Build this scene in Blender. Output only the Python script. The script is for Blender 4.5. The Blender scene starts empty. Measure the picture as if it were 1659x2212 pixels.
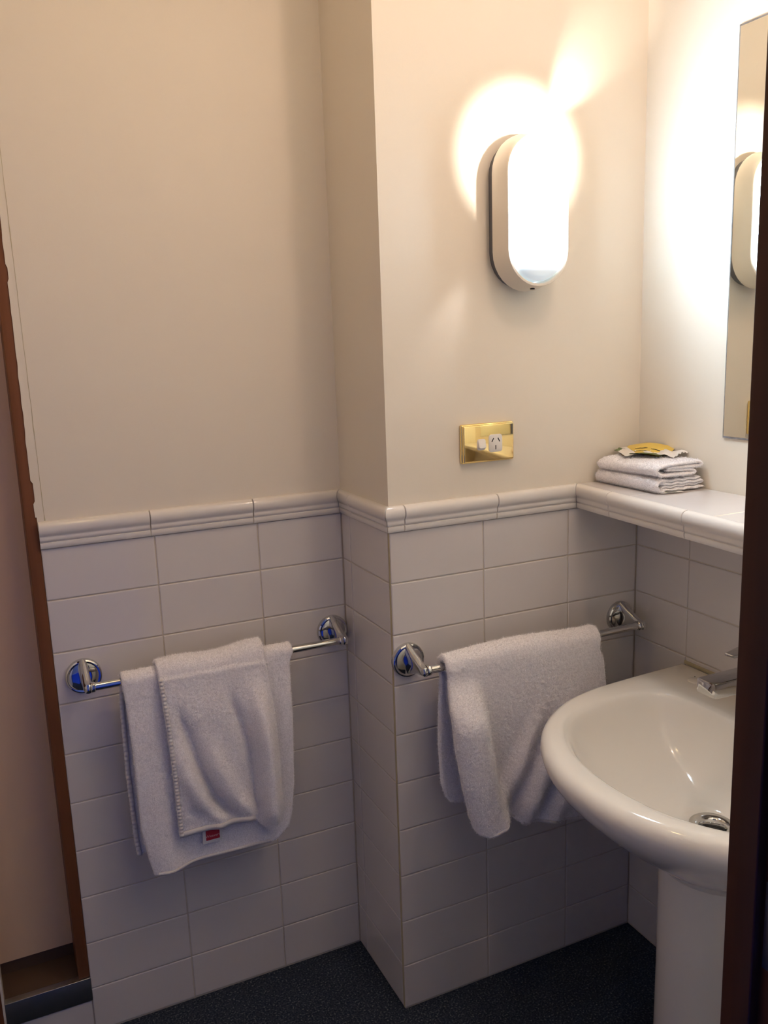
import bpy, bmesh, math, random
import numpy as np
from mathutils import Vector, Matrix, noise

rnd = random.Random(7)
scene = bpy.context.scene
COL = scene.collection

# ----------------------------------------------------------------- camera
cam_d = bpy.data.cameras.new('camera')
cam = bpy.data.objects.new('camera', cam_d)
COL.objects.link(cam)
cam_d.sensor_fit = 'VERTICAL'
cam_d.sensor_height = 24.0
cam_d.lens = 24.0 * 1880.16 / 2212.0
cam_d.clip_start = 0.02
R = Matrix(((0.90518735, -0.42361312, -0.03446422),
            (0.11399099, 0.16385835, 0.97987576),
            (-0.40944098, -0.89089975, 0.19661058)))
cam.matrix_world = Matrix.Translation((-0.65098, -1.39716, 1.34539)) @ R.transposed().to_4x4()
scene.camera = cam

# ----------------------------------------------------------------- view, world, daylight
scene.view_settings.view_transform = 'Standard'
scene.view_settings.look = 'None'
scene.view_settings.gamma = 1.0
scene.view_settings.use_curve_mapping = False
scene.view_settings.exposure = 0.05

LAMP = 98.0          # radiance of the glass of the wall lamp
DAY = 6.0            # strength of the sky outside the bedroom window

world = bpy.data.worlds.new('world')
scene.world = world
world.use_nodes = True
bg = world.node_tree.nodes['Background']
bg.inputs[0].default_value = (0.13, 0.27, 1.0, 1)
bg.inputs[1].default_value = DAY

pl = bpy.data.lights.new('window_portal', 'AREA')
pl.shape = 'RECTANGLE'; pl.size = 1.5; pl.size_y = 1.3
pl.cycles.is_portal = True
po = bpy.data.objects.new('window_portal', pl)
po.location = (1.46, -2.25, 1.45); po.rotation_euler = (math.radians(90), 0, math.radians(90))
COL.objects.link(po)

# the bathroom's two ceiling lamps, above the frame
for lx, ly, en, co in ((0.21, -0.66, 4.7, (1.0, 0.72, 0.55)), (-0.40, -0.46, 2.8, (1.0, 0.69, 0.30))):
    L = bpy.data.lights.new('ceiling_lamp_light', 'POINT')
    L.energy = en; L.color = co; L.shadow_soft_size = 0.035
    lo = bpy.data.objects.new('ceiling_lamp_light', L)
    lo.location = (lx, ly, 2.10); COL.objects.link(lo)

# ----------------------------------------------------------------- materials
def new_mat(name):
    m = bpy.data.materials.new(name); m.use_nodes = True
    nt = m.node_tree
    return m, nt, nt.nodes['Principled BSDF']

def setin(b, **kw):
    for k, v in kw.items():
        b.inputs[k.replace('_', ' ')].default_value = v

def pbr(name, color, rough=0.5, metal=0.0, noise_scale=None, noise_amt=0.06, bump=0.0, bump_scale=200, coat=0.0, spec=0.5):
    m, nt, b = new_mat(name)
    c = (*color, 1)
    setin(b, Base_Color=c, Roughness=rough, Metallic=metal)
    b.inputs['Specular IOR Level'].default_value = spec
    b.inputs['Coat Weight'].default_value = coat
    tc = nt.nodes.new('ShaderNodeTexCoord')
    if noise_scale:
        n = nt.nodes.new('ShaderNodeTexNoise'); n.inputs['Scale'].default_value = noise_scale
        n.inputs['Detail'].default_value = 4
        nt.links.new(tc.outputs['Object'], n.inputs['Vector'])
        mx = nt.nodes.new('ShaderNodeMix'); mx.data_type = 'RGBA'
        mx.inputs[6].default_value = tuple(max(0, x * (1 - noise_amt)) for x in color) + (1,)
        mx.inputs[7].default_value = tuple(min(1, x * (1 + noise_amt)) for x in color) + (1,)
        nt.links.new(n.outputs['Fac'], mx.inputs[0])
        nt.links.new(mx.outputs[2], b.inputs['Base Color'])
    if bump:
        n2 = nt.nodes.new('ShaderNodeTexNoise'); n2.inputs['Scale'].default_value = bump_scale
        n2.inputs['Detail'].default_value = 3
        nt.links.new(tc.outputs['Object'], n2.inputs['Vector'])
        bp = nt.nodes.new('ShaderNodeBump'); bp.inputs['Strength'].default_value = bump
        bp.inputs['Distance'].default_value = 0.002
        nt.links.new(n2.outputs['Fac'], bp.inputs['Height'])
        nt.links.new(bp.outputs['Normal'], b.inputs['Normal'])
    return m

M = {}
M['paint'] = pbr('cream_paint', (0.80, 0.725, 0.615), 0.55, noise_scale=5, noise_amt=0.015, bump=0.06, bump_scale=140)
M['ceiling'] = pbr('ceiling_paint', (0.82, 0.77, 0.68), 0.7, noise_scale=6, noise_amt=0.02)
M['grout'] = pbr('grout', (0.60, 0.53, 0.44), 0.85, noise_scale=60, noise_amt=0.15)
M['tile'] = pbr('white_glazed_tile', (0.69, 0.645, 0.630), 0.12, noise_scale=9, noise_amt=0.015, bump=0.05, bump_scale=30)
M['trim'] = pbr('white_glazed_trim', (0.77, 0.725, 0.685), 0.10, noise_scale=9, noise_amt=0.015)
M['ceramic'] = pbr('vitreous_china', (0.84, 0.79, 0.72), 0.09, noise_scale=4, noise_amt=0.01)
M['chrome'] = pbr('chrome', (0.62, 0.62, 0.61), 0.06, 1.0, noise_scale=30, noise_amt=0.02)
M['steel'] = pbr('brushed_steel', (0.42, 0.42, 0.41), 0.32, 1.0, noise_scale=50, noise_amt=0.08)
M['brass'] = pbr('polished_brass', (0.95, 0.73, 0.32), 0.07, 1.0, noise_scale=25, noise_amt=0.03)
M['white_plastic'] = pbr('white_plastic', (0.80, 0.76, 0.71), 0.3, noise_scale=30, noise_amt=0.01)
M['bezel'] = pbr('cream_plastic', (0.80, 0.72, 0.61), 0.4, noise_scale=40, noise_amt=0.02)
M['gasket'] = pbr('dark_gasket', (0.13, 0.13, 0.14), 0.5, noise_scale=40, noise_amt=0.1)
M['black'] = pbr('black_slot', (0.012, 0.010, 0.009), 0.6, noise_scale=40, noise_amt=0.1)
M['caulk'] = pbr('old_caulk', (0.50, 0.43, 0.27), 0.6, noise_scale=40, noise_amt=0.2)
M['label_white'] = pbr('label_white', (0.80, 0.78, 0.76), 0.7, noise_scale=80, noise_amt=0.04)
M['label_red'] = pbr('label_red', (0.50, 0.025, 0.045), 0.7, noise_scale=300, noise_amt=0.15)
M['label_text'] = pbr('label_text', (0.80, 0.45, 0.46), 0.7, noise_scale=300, noise_amt=0.1)
M['print_grey'] = pbr('print_grey', (0.30, 0.30, 0.29), 0.8, noise_scale=700, noise_amt=0.8)
M['print_dark'] = pbr('print_dark', (0.10, 0.09, 0.10), 0.8, noise_scale=200, noise_amt=0.3)
M['yellow'] = pbr('yellow_paper', (0.72, 0.50, 0.10), 0.45, noise_scale=60, noise_amt=0.06)
M['leaf'] = pbr('green_print', (0.10, 0.13, 0.035), 0.5, noise_scale=120, noise_amt=0.6)
M['paper'] = pbr('white_paper', (0.80, 0.74, 0.68), 0.5, noise_scale=60, noise_amt=0.04)
M['tan'] = pbr('tan_laminate', (0.92, 0.64, 0.41), 0.38, noise_scale=3, noise_amt=0.06)
M['tray'] = pbr('brown_tray', (0.10, 0.060, 0.038), 0.5, noise_scale=8, noise_amt=0.1)
M['hall_carpet'] = pbr('blue_carpet', (0.04, 0.12, 0.60), 0.95, noise_scale=150, noise_amt=0.3)
M['window_frame'] = pbr('window_paint', (0.75, 0.74, 0.72), 0.4, noise_scale=20, noise_amt=0.02)

def wood(name, c0, c1, rough=0.35):
    m, nt, b = new_mat(name)
    tc = nt.nodes.new('ShaderNodeTexCoord')
    mp = nt.nodes.new('ShaderNodeMapping'); mp.inputs['Scale'].default_value = (40, 40, 2.2)
    n = nt.nodes.new('ShaderNodeTexNoise'); n.inputs['Scale'].default_value = 2.0; n.inputs['Detail'].default_value = 6
    r = nt.nodes.new('ShaderNodeValToRGB')
    r.color_ramp.elements[0].position = 0.3; r.color_ramp.elements[0].color = (*c0, 1)
    r.color_ramp.elements[1].position = 0.7; r.color_ramp.elements[1].color = (*c1, 1)
    nt.links.new(tc.outputs['Object'], mp.inputs['Vector']); nt.links.new(mp.outputs['Vector'], n.inputs['Vector'])
    nt.links.new(n.outputs['Fac'], r.inputs['Fac']); nt.links.new(r.outputs['Color'], b.inputs['Base Color'])
    setin(b, Roughness=rough)
    b.inputs['Specular IOR Level'].default_value = 0.22
    return m
M['wood'] = wood('stained_timber', (0.050, 0.015, 0.008), (0.070, 0.022, 0.011))
M['wood_mid'] = wood('stained_timber_mid', (0.165, 0.062, 0.026), (0.21, 0.082, 0.036), 0.45)

def floor_mat():
    m, nt, b = new_mat('flecked_vinyl')
    tc = nt.nodes.new('ShaderNodeTexCoord')
    n = nt.nodes.new('ShaderNodeTexNoise'); n.inputs['Scale'].default_value = 260; n.inputs['Detail'].default_value = 3
    n2 = nt.nodes.new('ShaderNodeTexNoise'); n2.inputs['Scale'].default_value = 14; n2.inputs['Detail'].default_value = 4
    r = nt.nodes.new('ShaderNodeValToRGB')
    e = r.color_ramp.elements
    e[0].position = 0.40; e[0].color = (0.012, 0.021, 0.043, 1)
    e[1].position = 0.60; e[1].color = (0.050, 0.064, 0.092, 1)
    e2 = e.new(0.70); e2.color = (0.22, 0.22, 0.23, 1)
    mx = nt.nodes.new('ShaderNodeMix'); mx.data_type = 'RGBA'; mx.blend_type = 'MULTIPLY'
    mx.inputs[0].default_value = 0.35
    nt.links.new(tc.outputs['Object'], n.inputs['Vector']); nt.links.new(tc.outputs['Object'], n2.inputs['Vector'])
    nt.links.new(n.outputs['Fac'], r.inputs['Fac'])
    nt.links.new(r.outputs['Color'], mx.inputs[6]); nt.links.new(n2.outputs['Fac'], mx.inputs[7])
    nt.links.new(mx.outputs[2], b.inputs['Base Color'])
    bp = nt.nodes.new('ShaderNodeBump'); bp.inputs['Strength'].default_value = 0.5; bp.inputs['Distance'].default_value = 0.002
    nt.links.new(n.outputs['Fac'], bp.inputs['Height']); nt.links.new(bp.outputs['Normal'], b.inputs['Normal'])
    setin(b, Roughness=0.8)
    b.inputs['Specular IOR Level'].default_value = 0.2
    return m
M['floor'] = floor_mat()

def terry_mat(name, color, ribs=False):
    m, nt, b = new_mat(name)
    tc = nt.nodes.new('ShaderNodeTexCoord')
    n = nt.nodes.new('ShaderNodeTexNoise'); n.inputs['Scale'].default_value = 420; n.inputs['Detail'].default_value = 3
    n2 = nt.nodes.new('ShaderNodeTexNoise'); n2.inputs['Scale'].default_value = 90; n2.inputs['Detail'].default_value = 4
    ad = nt.nodes.new('ShaderNodeMath'); ad.operation = 'ADD'
    r = nt.nodes.new('ShaderNodeValToRGB')
    r.color_ramp.elements[0].position = 0.35; r.color_ramp.elements[0].color = (*[x * 0.86 for x in color], 1)
    r.color_ramp.elements[1].position = 0.65; r.color_ramp.elements[1].color = (*[min(1, x * 1.05) for x in color], 1)
    for t in (n, n2):
        nt.links.new(tc.outputs['Object'], t.inputs['Vector'])
    nt.links.new(n.outputs['Fac'], ad.inputs[0]); nt.links.new(n2.outputs['Fac'], ad.inputs[1])
    nt.links.new(n.outputs['Fac'], r.inputs['Fac'])
    nt.links.new(r.outputs['Color'], b.inputs['Base Color'])
    bp = nt.nodes.new('ShaderNodeBump'); bp.inputs['Strength'].default_value = 0.45; bp.inputs['Distance'].default_value = 0.0014
    nt.links.new(ad.outputs[0], bp.inputs['Height']); nt.links.new(bp.outputs['Normal'], b.inputs['Normal'])
    setin(b, Roughness=0.95)
    b.inputs['Sheen Weight'].default_value = 0.25
    return m
M['terry'] = terry_mat('white_terry', (0.955, 0.915, 0.935))
M['hem'] = pbr('woven_hem', (0.72, 0.68, 0.675), 0.9, noise_scale=150, noise_amt=0.05)

def lamp_glass():
    m, nt, b = new_mat('lit_frosted_glass')
    setin(b, Base_Color=(0.80, 0.83, 0.79, 1), Roughness=0.25)
    b.inputs['Emission Color'].default_value = (0.64, 0.83, 1.0, 1)
    geo = nt.nodes.new('ShaderNodeNewGeometry'); sep = nt.nodes.new('ShaderNodeSeparateXYZ')
    mr = nt.nodes.new('ShaderNodeMapRange'); mr.interpolation_type = 'SMOOTHERSTEP'
    mr.inputs['From Min'].default_value = 1.448; mr.inputs['From Max'].default_value = 1.525
    mr.inputs['To Min'].default_value = LAMP * 0.004; mr.inputs['To Max'].default_value = LAMP
    nt.links.new(geo.outputs['Position'], sep.inputs[0]); nt.links.new(sep.outputs['Z'], mr.inputs['Value'])
    nt.links.new(mr.outputs['Result'], b.inputs['Emission Strength'])
    return m
M['lamp_glass'] = lamp_glass()

def mirror_mat():
    m, nt, b = new_mat('silvered_glass')
    setin(b, Base_Color=(0.80, 0.80, 0.745, 1), Metallic=1.0, Roughness=0.015)
    return m
M['mirror'] = mirror_mat()
M['mirror_edge'] = pbr('mirror_edge', (0.30, 0.32, 0.36), 0.2, 0.7, noise_scale=90, noise_amt=0.7)

# ----------------------------------------------------------------- helpers
def link(name, me, mat=None, parent=None, loc=None):
    o = bpy.data.objects.new(name, me)
    COL.objects.link(o)
    if mat is not None and not me.materials:
        for mm in (mat if isinstance(mat, (list, tuple)) else [mat]):
            me.materials.append(mm)
    if loc is not None:
        o.location = loc
    if parent is not None:
        o.parent = parent
        pm = Matrix.Translation(parent.location)
        p = parent.parent
        if p is not None:
            pm = Matrix.Translation(parent['wloc']) if 'wloc' in parent else pm
        o.matrix_parent_inverse = pm.inverted()
    return o

def empty(name, loc, label, cat, group=None):
    o = bpy.data.objects.new(name, None)
    COL.objects.link(o)
    o.empty_display_size = 0.05
    o.location = loc
    o['label'] = label; o['category'] = cat
    if group: o['group'] = group
    return o

def mesh(name, verts, faces, mat=None, parent=None, smooth=False, loc=None):
    me = bpy.data.meshes.new(name)
    me.from_pydata([tuple(v) for v in verts], [], [tuple(f) for f in faces])
    if smooth:
        me.polygons.foreach_set('use_smooth', [True] * len(me.polygons))
    me.update()
    return link(name, me, mat, parent, loc)

def subpart(o_parent, name, verts, faces, mat, smooth=False):
    """child of a part; parts sit at identity world transform, so no inverse is needed"""
    me = bpy.data.meshes.new(name)
    me.from_pydata([tuple(v) for v in verts], [], [tuple(f) for f in faces])
    if smooth:
        me.polygons.foreach_set('use_smooth', [True] * len(me.polygons))
    me.update()
    me.materials.append(mat)
    o = bpy.data.objects.new(name, me)
    COL.objects.link(o)
    o.parent = o_parent
    return o

def structure(o):
    o['kind'] = 'structure'
    return o

def box_data(x0, x1, y0, y1, z0, z1):
    v = [(x0, y0, z0), (x1, y0, z0), (x1, y1, z0), (x0, y1, z0), (x0, y0, z1), (x1, y0, z1), (x1, y1, z1), (x0, y1, z1)]
    f = [(0, 3, 2, 1), (4, 5, 6, 7), (0, 1, 5, 4), (1, 2, 6, 5), (2, 3, 7, 6), (3, 0, 4, 7)]
    return v, f

def bevel_box(x0, x1, y0, y1, z0, z1, bev, seg=2, name='box'):
    bm = bmesh.new()
    v, f = box_data(x0, x1, y0, y1, z0, z1)
    vs = [bm.verts.new(p) for p in v]
    for q in f: bm.faces.new([vs[i] for i in q])
    bmesh.ops.bevel(bm, geom=list(bm.edges), offset=bev, segments=seg, profile=0.5, affect='EDGES')
    bm.normal_update()
    me = bpy.data.meshes.new(name); bm.to_mesh(me); bm.free()
    return me

def box_part(name, dims, mat, parent=None, bev=None, seg=2, smooth=True):
    if bev:
        me = bevel_box(*dims, bev, seg, name)
        if smooth:
            me.polygons.foreach_set('use_smooth', [True] * len(me.polygons))
            me.set_sharp_from_angle(angle=math.radians(50))
        return link(name, me, mat, parent)
    return mesh(name, *box_data(*dims), mat, parent)

def loft(rings, closed=True, cap0=False, cap1=False):
    n = len(rings[0])
    v = [p for r in rings for p in r]
    f = []
    for i in range(len(rings) - 1):
        for j in range(n if closed else n - 1):
            a = i * n + j; b = i * n + (j + 1) % n
            f.append((a, b, b + n, a + n))
    if cap0: f.append(tuple(range(n - 1, -1, -1)))
    if cap1: f.append(tuple(range((len(rings) - 1) * n, len(rings) * n)))
    return v, f

def merge(*parts):
    V, F = [], []
    for v, f in parts:
        k = len(V); V += list(v); F += [tuple(i + k for i in q) for q in f]
    return V, F

def lathe(profile, center, axis='y', n=40, cap0=False, cap1=False):
    """profile: (radius, offset along axis)"""
    rings = []
    for r, h in profile:
        ring = []
        for k in range(n):
            a = 2 * math.pi * k / n
            c, s = r * math.cos(a), r * math.sin(a)
            if axis == 'y': ring.append((center[0] + c, center[1] + h, center[2] + s))
            elif axis == 'x': ring.append((center[0] + h, center[1] + c, center[2] + s))
            else: ring.append((center[0] + c, center[1] + s, center[2] + h))
        rings.append(ring)
    return loft(rings, True, cap0, cap1)

def fix_normals(o):
    bm = bmesh.new(); bm.from_mesh(o.data)
    bmesh.ops.recalc_face_normals(bm, faces=bm.faces)
    bm.to_mesh(o.data); bm.free()
    return o

def sharp(o, deg=40):
    o.data.polygons.foreach_set('use_smooth', [True] * len(o.data.polygons))
    o.data.set_sharp_from_angle(angle=math.radians(deg))
    return o

def interp(x, pts):
    xs = [p[0] for p in pts]; ys = [p[1] for p in pts]
    return float(np.interp(x, xs, ys))

def smoothstep(a, b, x):
    t = min(1.0, max(0.0, (x - a) / (b - a))) if b != a else float(x > a)
    return t * t * (3 - 2 * t)

# ----------------------------------------------------------------- dimensions
D = 0.2298          # face of wall_back
XR = 0.5733         # face of wall_right
XL = -0.577         # left end of wall_back
YF = -1.0           # bathroom face of wall_front
XJ = -0.2161        # door jamb
ZC = 2.20           # ceiling
DADO = 0.9965       # underside of the dado trim
ZTOP = 1.046        # top of the dado trim
BED = 0.0019        # the grout lies this far behind the tile faces
G = 0.0019          # joint width

# ----------------------------------------------------------------- setting
def wall_block(name, dims_low, dims_high):
    v1, f1 = box_data(*dims_low); v2, f2 = box_data(*dims_high)
    V, F = merge((v1, f1), (v2, f2))
    o = mesh(name, V, F)
    o.data.materials.append(M['grout']); o.data.materials.append(M['paint'])
    for i, p in enumerate(o.data.polygons):
        p.material_index = 0 if i < len(f1) else 1
    return structure(o)

wall_pier = wall_block('wall_pier', (BED, XR + 0.13, BED, D + 0.12, 0, 1.03), (0.0, XR + 0.13, 0.0, D + 0.12, 1.03, ZC))
wall_back = wall_block('wall_back', (XL, BED + 0.02, D + BED, D + 0.12, 0, 1.03), (XL - 0.001, 0.02, D, D + 0.12, 1.03, ZC))
wall_right = wall_block('wall_right', (XR + BED, XR + 0.13, YF, BED, 0, 1.03), (XR, XR + 0.13, YF, 0.0, 1.03, ZC))

floor = structure(mesh('floor', *box_data(-1.15, XR + 0.13, -1.13, D + 0.3, -0.05, 0.0), M['floor']))
hall_floor = structure(mesh('floor_bedroom', *box_data(-2.6, 1.4, -3.5, -1.13, -0.05, -0.002), M['hall_carpet']))
ceiling = structure(mesh('ceiling', *box_data(-2.6, 1.4, -3.5, 0.6, ZC, ZC + 0.08), M['ceiling']))

# front wall with the doorway the picture is taken through
V, F = merge(box_data(XJ + 0.03, 1.4, YF - 0.12, YF, 0, ZC),
             box_data(-2.6, -1.03, YF - 0.12, YF, 0, ZC),
             box_data(-1.03, XJ + 0.03, YF - 0.12, YF, 2.10, ZC))
wall_front = structure(mesh('wall_front', V, F, M['paint']))
wall_left = structure(mesh('wall_left', *box_data(-1.15, -1.01, YF - 0.01, D + 0.3, 0, ZC), M['paint']))
V, F = merge(box_data(-2.7, -2.6, -3.5, YF, 0, ZC), box_data(1.4, 1.5, -1.5, YF, 0, ZC), box_data(1.4, 1.5, -3.5, -3.0, 0, ZC),
             box_data(1.4, 1.5, -3.0, -1.5, 0, 0.8), box_data(1.4, 1.5, -3.0, -1.5, 2.1, ZC))
structure(mesh('wall_bedroom_side', V, F, M['paint']))
structure(mesh('wall_bedroom_end', *box_data(-2.6, 1.5, -3.6, -3.5, 0, ZC), M['paint']))
win = structure(mesh('window_1', *merge(box_data(1.41, 1.47, -3.0, -2.96, 0.8, 2.1), box_data(1.41, 1.47, -1.54, -1.5, 0.8, 2.1),
                                        box_data(1.41, 1.47, -2.27, -2.23, 0.8, 2.1), box_data(1.41, 1.47, -3.0, -1.5, 0.8, 0.84),
                                        box_data(1.41, 1.47, -3.0, -1.5, 2.06, 2.1)), M['window_frame']))

# recess left of the tiled back wall: timber lining, tan panel, brown tray, steel sill, tiled curb
structure(mesh('wall_recess', *merge(box_data(-0.85, XL, D + 0.1005, D + 0.20, 0.1435, ZC), box_data(XL + 0.0, XL + 0.02, D + 0.10, D + 0.20, 0, ZC)), M['tan']))
structure(box_part('trim_1', (XL - 0.0212, XL - 0.0004, D + 0.0012, D + 0.142, 0.118, ZC), M['wood_mid'], bev=0.0012))
structure(mesh('floor_recess', *merge(box_data(-0.85, XL, D + 0.012, D + 0.106, 0.03, 0.116), box_data(-0.85, XL, D + 0.104, D + 0.16, 0.03, 0.1435)), M['tray']))
jl = structure(box_part('trim_2', (-0.772, -0.7375, D - 0.004, D + 0.142, 0.078, ZC), M['wood_mid'], bev=0.0012))
structure(box_part('trim_3', (-0.7375, -0.7335, D - 0.003, D + 0.04, 0.078, ZC), M['paint']))
structure(mesh('wall_recess_side', *box_data(-1.02, -0.772, D, D + 0.21, 0.0, ZC), M['paint']))
# paint chips at the plaster edge: broken corners of plaster standing over the timber
ch = []
zz = 1.055
edge = []
while zz < ZC:
    wob = 0.0010 * noise.noise(Vector((0, 0, zz * 45))) + 0.0016 * max(0, noise.noise(Vector((3, 0, zz * 9))))
    if abs(zz - 1.10) < 0.02: wob -= 0.0035
    if abs(zz - 1.475) < 0.012: wob -= 0.0022
    edge.append((zz, XL - 0.0038 + 0.0026 * 0 - wob * -1 * -1))
    zz += 0.006
vv, ff = [], []
for i, (z, x) in enumerate(edge):
    vv += [(x, D - 0.0008, z), (XL + 0.004, D - 0.0008, z), (x, D + 0.002, z)]
    if i:
        a = 3 * (i - 1); b = 3 * i
        ff += [(a, a + 1, b + 1, b), (a + 2, a, b, b + 2)]
mesh('plaster_edge', vv, ff, M['paint'], wall_back)
# hairline crack in the plaster beside the edge
vv, ff = [], []
z = 1.0475; k = 0
while z < 1.80:
    x = -0.5655 - 0.006 * (z - 1.05) + 0.0007 * noise.noise(Vector((9, 1, z * 30)))
    w = 0.00035 + 0.0005 * max(0, noise.noise(Vector((2, 7, z * 16)))) + (0.0009 if z < 1.058 else 0)
    vv += [(x - w, D - 0.0004, z), (x + w, D - 0.0004, z)]
    if k: ff.append((2 * k - 2, 2 * k - 1, 2 * k + 1, 2 * k))
    k += 1; z += 0.012
mesh('crack', vv, ff, M['caulk'], wall_back)

# ----------------------------------------------------------------- tiles
tile_cache = {}
def tile_mesh(w, h, t=0.0045, c=0.0017):
    """tile lying in XZ, face at y=0 towards -Y, cushioned edge of two small facets"""
    key = (round(w, 4), round(h, 4), t)
    if key in tile_cache: return tile_cache[key]
    def ring(i, y): return [(-w / 2 + i, y, -h / 2 + i), (w / 2 - i, y, -h / 2 + i), (w / 2 - i, y, h / 2 - i), (-w / 2 + i, y, h / 2 - i)]
    rings = [ring(0, t), ring(0, c), ring(c * 0.3, c * 0.3), ring(c * 1.1, 0)]
    v, f = loft(rings, True, False, True)
    me = bpy.data.meshes.new('tile')
    me.from_pydata(v, [], f); me.update()
    me.materials.append(M['tile'])
    tile_cache[key] = me
    return me

def put_tile(parent, p, w, h, facing, tilt=0.0022):
    """p: centre of the face; facing '-y', '-x' or '+z'"""
    o = link('tile', tile_mesh(w, h), None, parent, p)
    a, b = rnd.uniform(-tilt, tilt), rnd.uniform(-tilt, tilt)
    if facing == '-y': o.rotation_euler = (a, 0, b * 0.6)
    elif facing == '-x': o.rotation_euler = (a, 0, -math.pi / 2 + b * 0.6)
    elif facing == '+z': o.rotation_euler = (-math.pi / 2, 0, 0)
    return o

rows = [(0.003, 0.1)] + [(0.1 * k, 0.1 * (k + 1)) for k in range(1, 9)] + [(0.9, DADO)]
def tile_field(parent, cols, facing, plane, joints=rows):
    for z0, z1 in joints:
        for a, b in cols:
            w, h = b - a - G, z1 - z0 - G
            m_, zc = (a + b) / 2, (z0 + z1) / 2
            p = (m_, plane, zc) if facing == '-y' else (plane, m_, zc)
            put_tile(parent, p, w, h, facing)

tile_field(wall_back, [(XL - 0.001, -0.378), (-0.378, -0.178), (-0.178, 0.0)], '-y', D)
tile_field(wall_pier, [(0.0, 0.1985), (0.1985, 0.398), (0.398, XR)], '-y', 0.0)
tile_field(wall_pier, [(0.0085, 0.1885), (0.1885, D)], '-x', 0.0)
tile_field(wall_right, [(-0.1505, 0.0), (-0.3505, -0.1505), (-0.5505, -0.3505), (-0.7505, -0.5505), (-0.9505, -0.7505)], '-x', XR)
# the beige grout bead on the pier's corner
mesh('corner_grout', *box_data(0.0004, 0.006, 0.0024, 0.0088, 0.002, DADO), M['caulk'], wall_pier)
# curb under the steel sill: one tile
put_tile(wall_back, (-0.6565, D, 0.0385), 0.155, 0.071, '-y')
mesh('curb', *box_data(-0.735, XL, D + 0.0035, D + 0.012, 0, 0.076), M['grout'], wall_back)

# ----------------------------------------------------------------- dado trim
PROFILE = [(0.0, 1.0460), (0.0050, 1.0456), (0.0090, 1.0437), (0.0118, 1.0405), (0.0133, 1.0362), (0.0136, 1.0318),
           (0.0128, 1.0272), (0.0108, 1.0232), (0.0086, 1.0206), (0.0080, 1.0190), (0.0084, 1.0172), (0.0084, 1.0135), (0.0072, 1.0110),
           (0.0052, 1.0095), (0.0050, 1.0086), (0.0064, 1.0078), (0.0066, 1.0040), (0.0060, 1.0000), (0.0045, 0.9975), (0.0, 0.9968)]
def trim_piece(parent, p0, p1, out, m0=0.0, m1=0.0, cap=True):
    """p0,p1: plan points on the wall face; out: unit plan vector away from the wall; m: mitre at each end"""
    p0, p1, out = Vector(p0), Vector(p1), Vector(out)
    t = (p1 - p0); L = t.length; t.normalize()
    g = 0.0008
    rings = []
    for s, e in ((0, 0.0011), (0, 0.0002), (1, 0.0002), (1, 0.0011)):
        pass
    sts = [(g, m0, 0.0009), (g + 0.0006, m0, 0.0001), (L - g - 0.0006, m1, 0.0001), (L - g, m1, 0.0009)]
    for s, m, inset in sts:
        ring = []
        for o, z in PROFILE:
            oo = max(0.0, o - inset)
            q = p0 + t * (s + m * oo) + out * oo
            ring.append((q.x, q.y, z - (inset if o > 0.002 and z > 1.03 else 0)))
        rings.append(ring)
    v, f = loft(rings, False)
    n = len(PROFILE)
    f.append(tuple(range(n))); f.append(tuple(range(3 * n, 4 * n))[::-1])
    o = mesh('trim_tile', v, f, M['trim'], parent)
    fix_normals(o); sharp(o, 35)
    return o

def trim_run(parent, cuts, plan, out, m0=0, m1=0):
    for i in range(len(cuts) - 1):
        a, b = cuts[i], cuts[i + 1]
        trim_piece(parent, plan(a), plan(b), out, m0 if i == 0 else 0, m1 if i == len(cuts) - 2 else 0)

XS = lambda y: 0.4185 + 0.055 * y            # front line of the shelf's top tiles (not quite parallel to the wall)
trim_run(wall_back, [XL - 0.0015, -0.3845, -0.187, 0.0], lambda a: (a, D), (0, -1), 0, -1)
trim_run(wall_pier, [D, 0.1655, 0.0], lambda a: (0.0, a), (-1, 0), 1, 1)
trim_run(wall_pier, [0.0, 0.0285, 0.2262, 0.4185], lambda a: (a, 0.0), (0, -1), -1, -1)
# grout behind the joints of the trim
mesh('grout_line', *merge(box_data(XL, -0.003, D - 0.0045, D + 0.001, 0.9985, 1.0447), ), M['grout'], wall_back)
mesh('grout_line', *merge(box_data(-0.0045, 0.001, 0.0, D, 0.9985, 1.0447), box_data(-0.0045, 0.41, -0.0045, 0.001, 0.9985, 1.0447)), M['grout'], wall_pier)

# ----------------------------------------------------------------- tiled shelf
shelf = empty('tiled_shelf', (0.49, -0.45, 0.998), 'white tiled shelf with rounded front edge running along the right wall under the mirror', 'shelf')
v = [(XS(0) + 0.001, -0.0, 0.999), (XR, -0.0, 0.999), (XR, YF, 0.999), (XS(YF) + 0.001, YF, 0.999)]
v += [(x, y, 1.0425) for x, y, z in v]
mesh('slab', v, [(0, 1, 2, 3), (7, 6, 5, 4), (0, 4, 5, 1), (1, 5, 6, 2), (2, 6, 7, 3), (3, 7, 4, 0)], M['grout'], shelf)
us = Vector((0.055, 1.0, 0)).normalized(); outs = Vector((-us.y, us.x, 0))
cuts = [0.0, -0.113, -0.3195, -0.523, -0.726, -0.93, YF]
for i in range(len(cuts) - 1):
    a, b = cuts[i], cuts[i + 1]
    trim_piece(shelf, (XS(a), a), (XS(b), b), (outs.x, outs.y), 1.0 if i == 0 else 0, 0)
ytop = [-0.001, -0.166, -0.379, -0.58, -0.78, -0.98]
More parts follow.
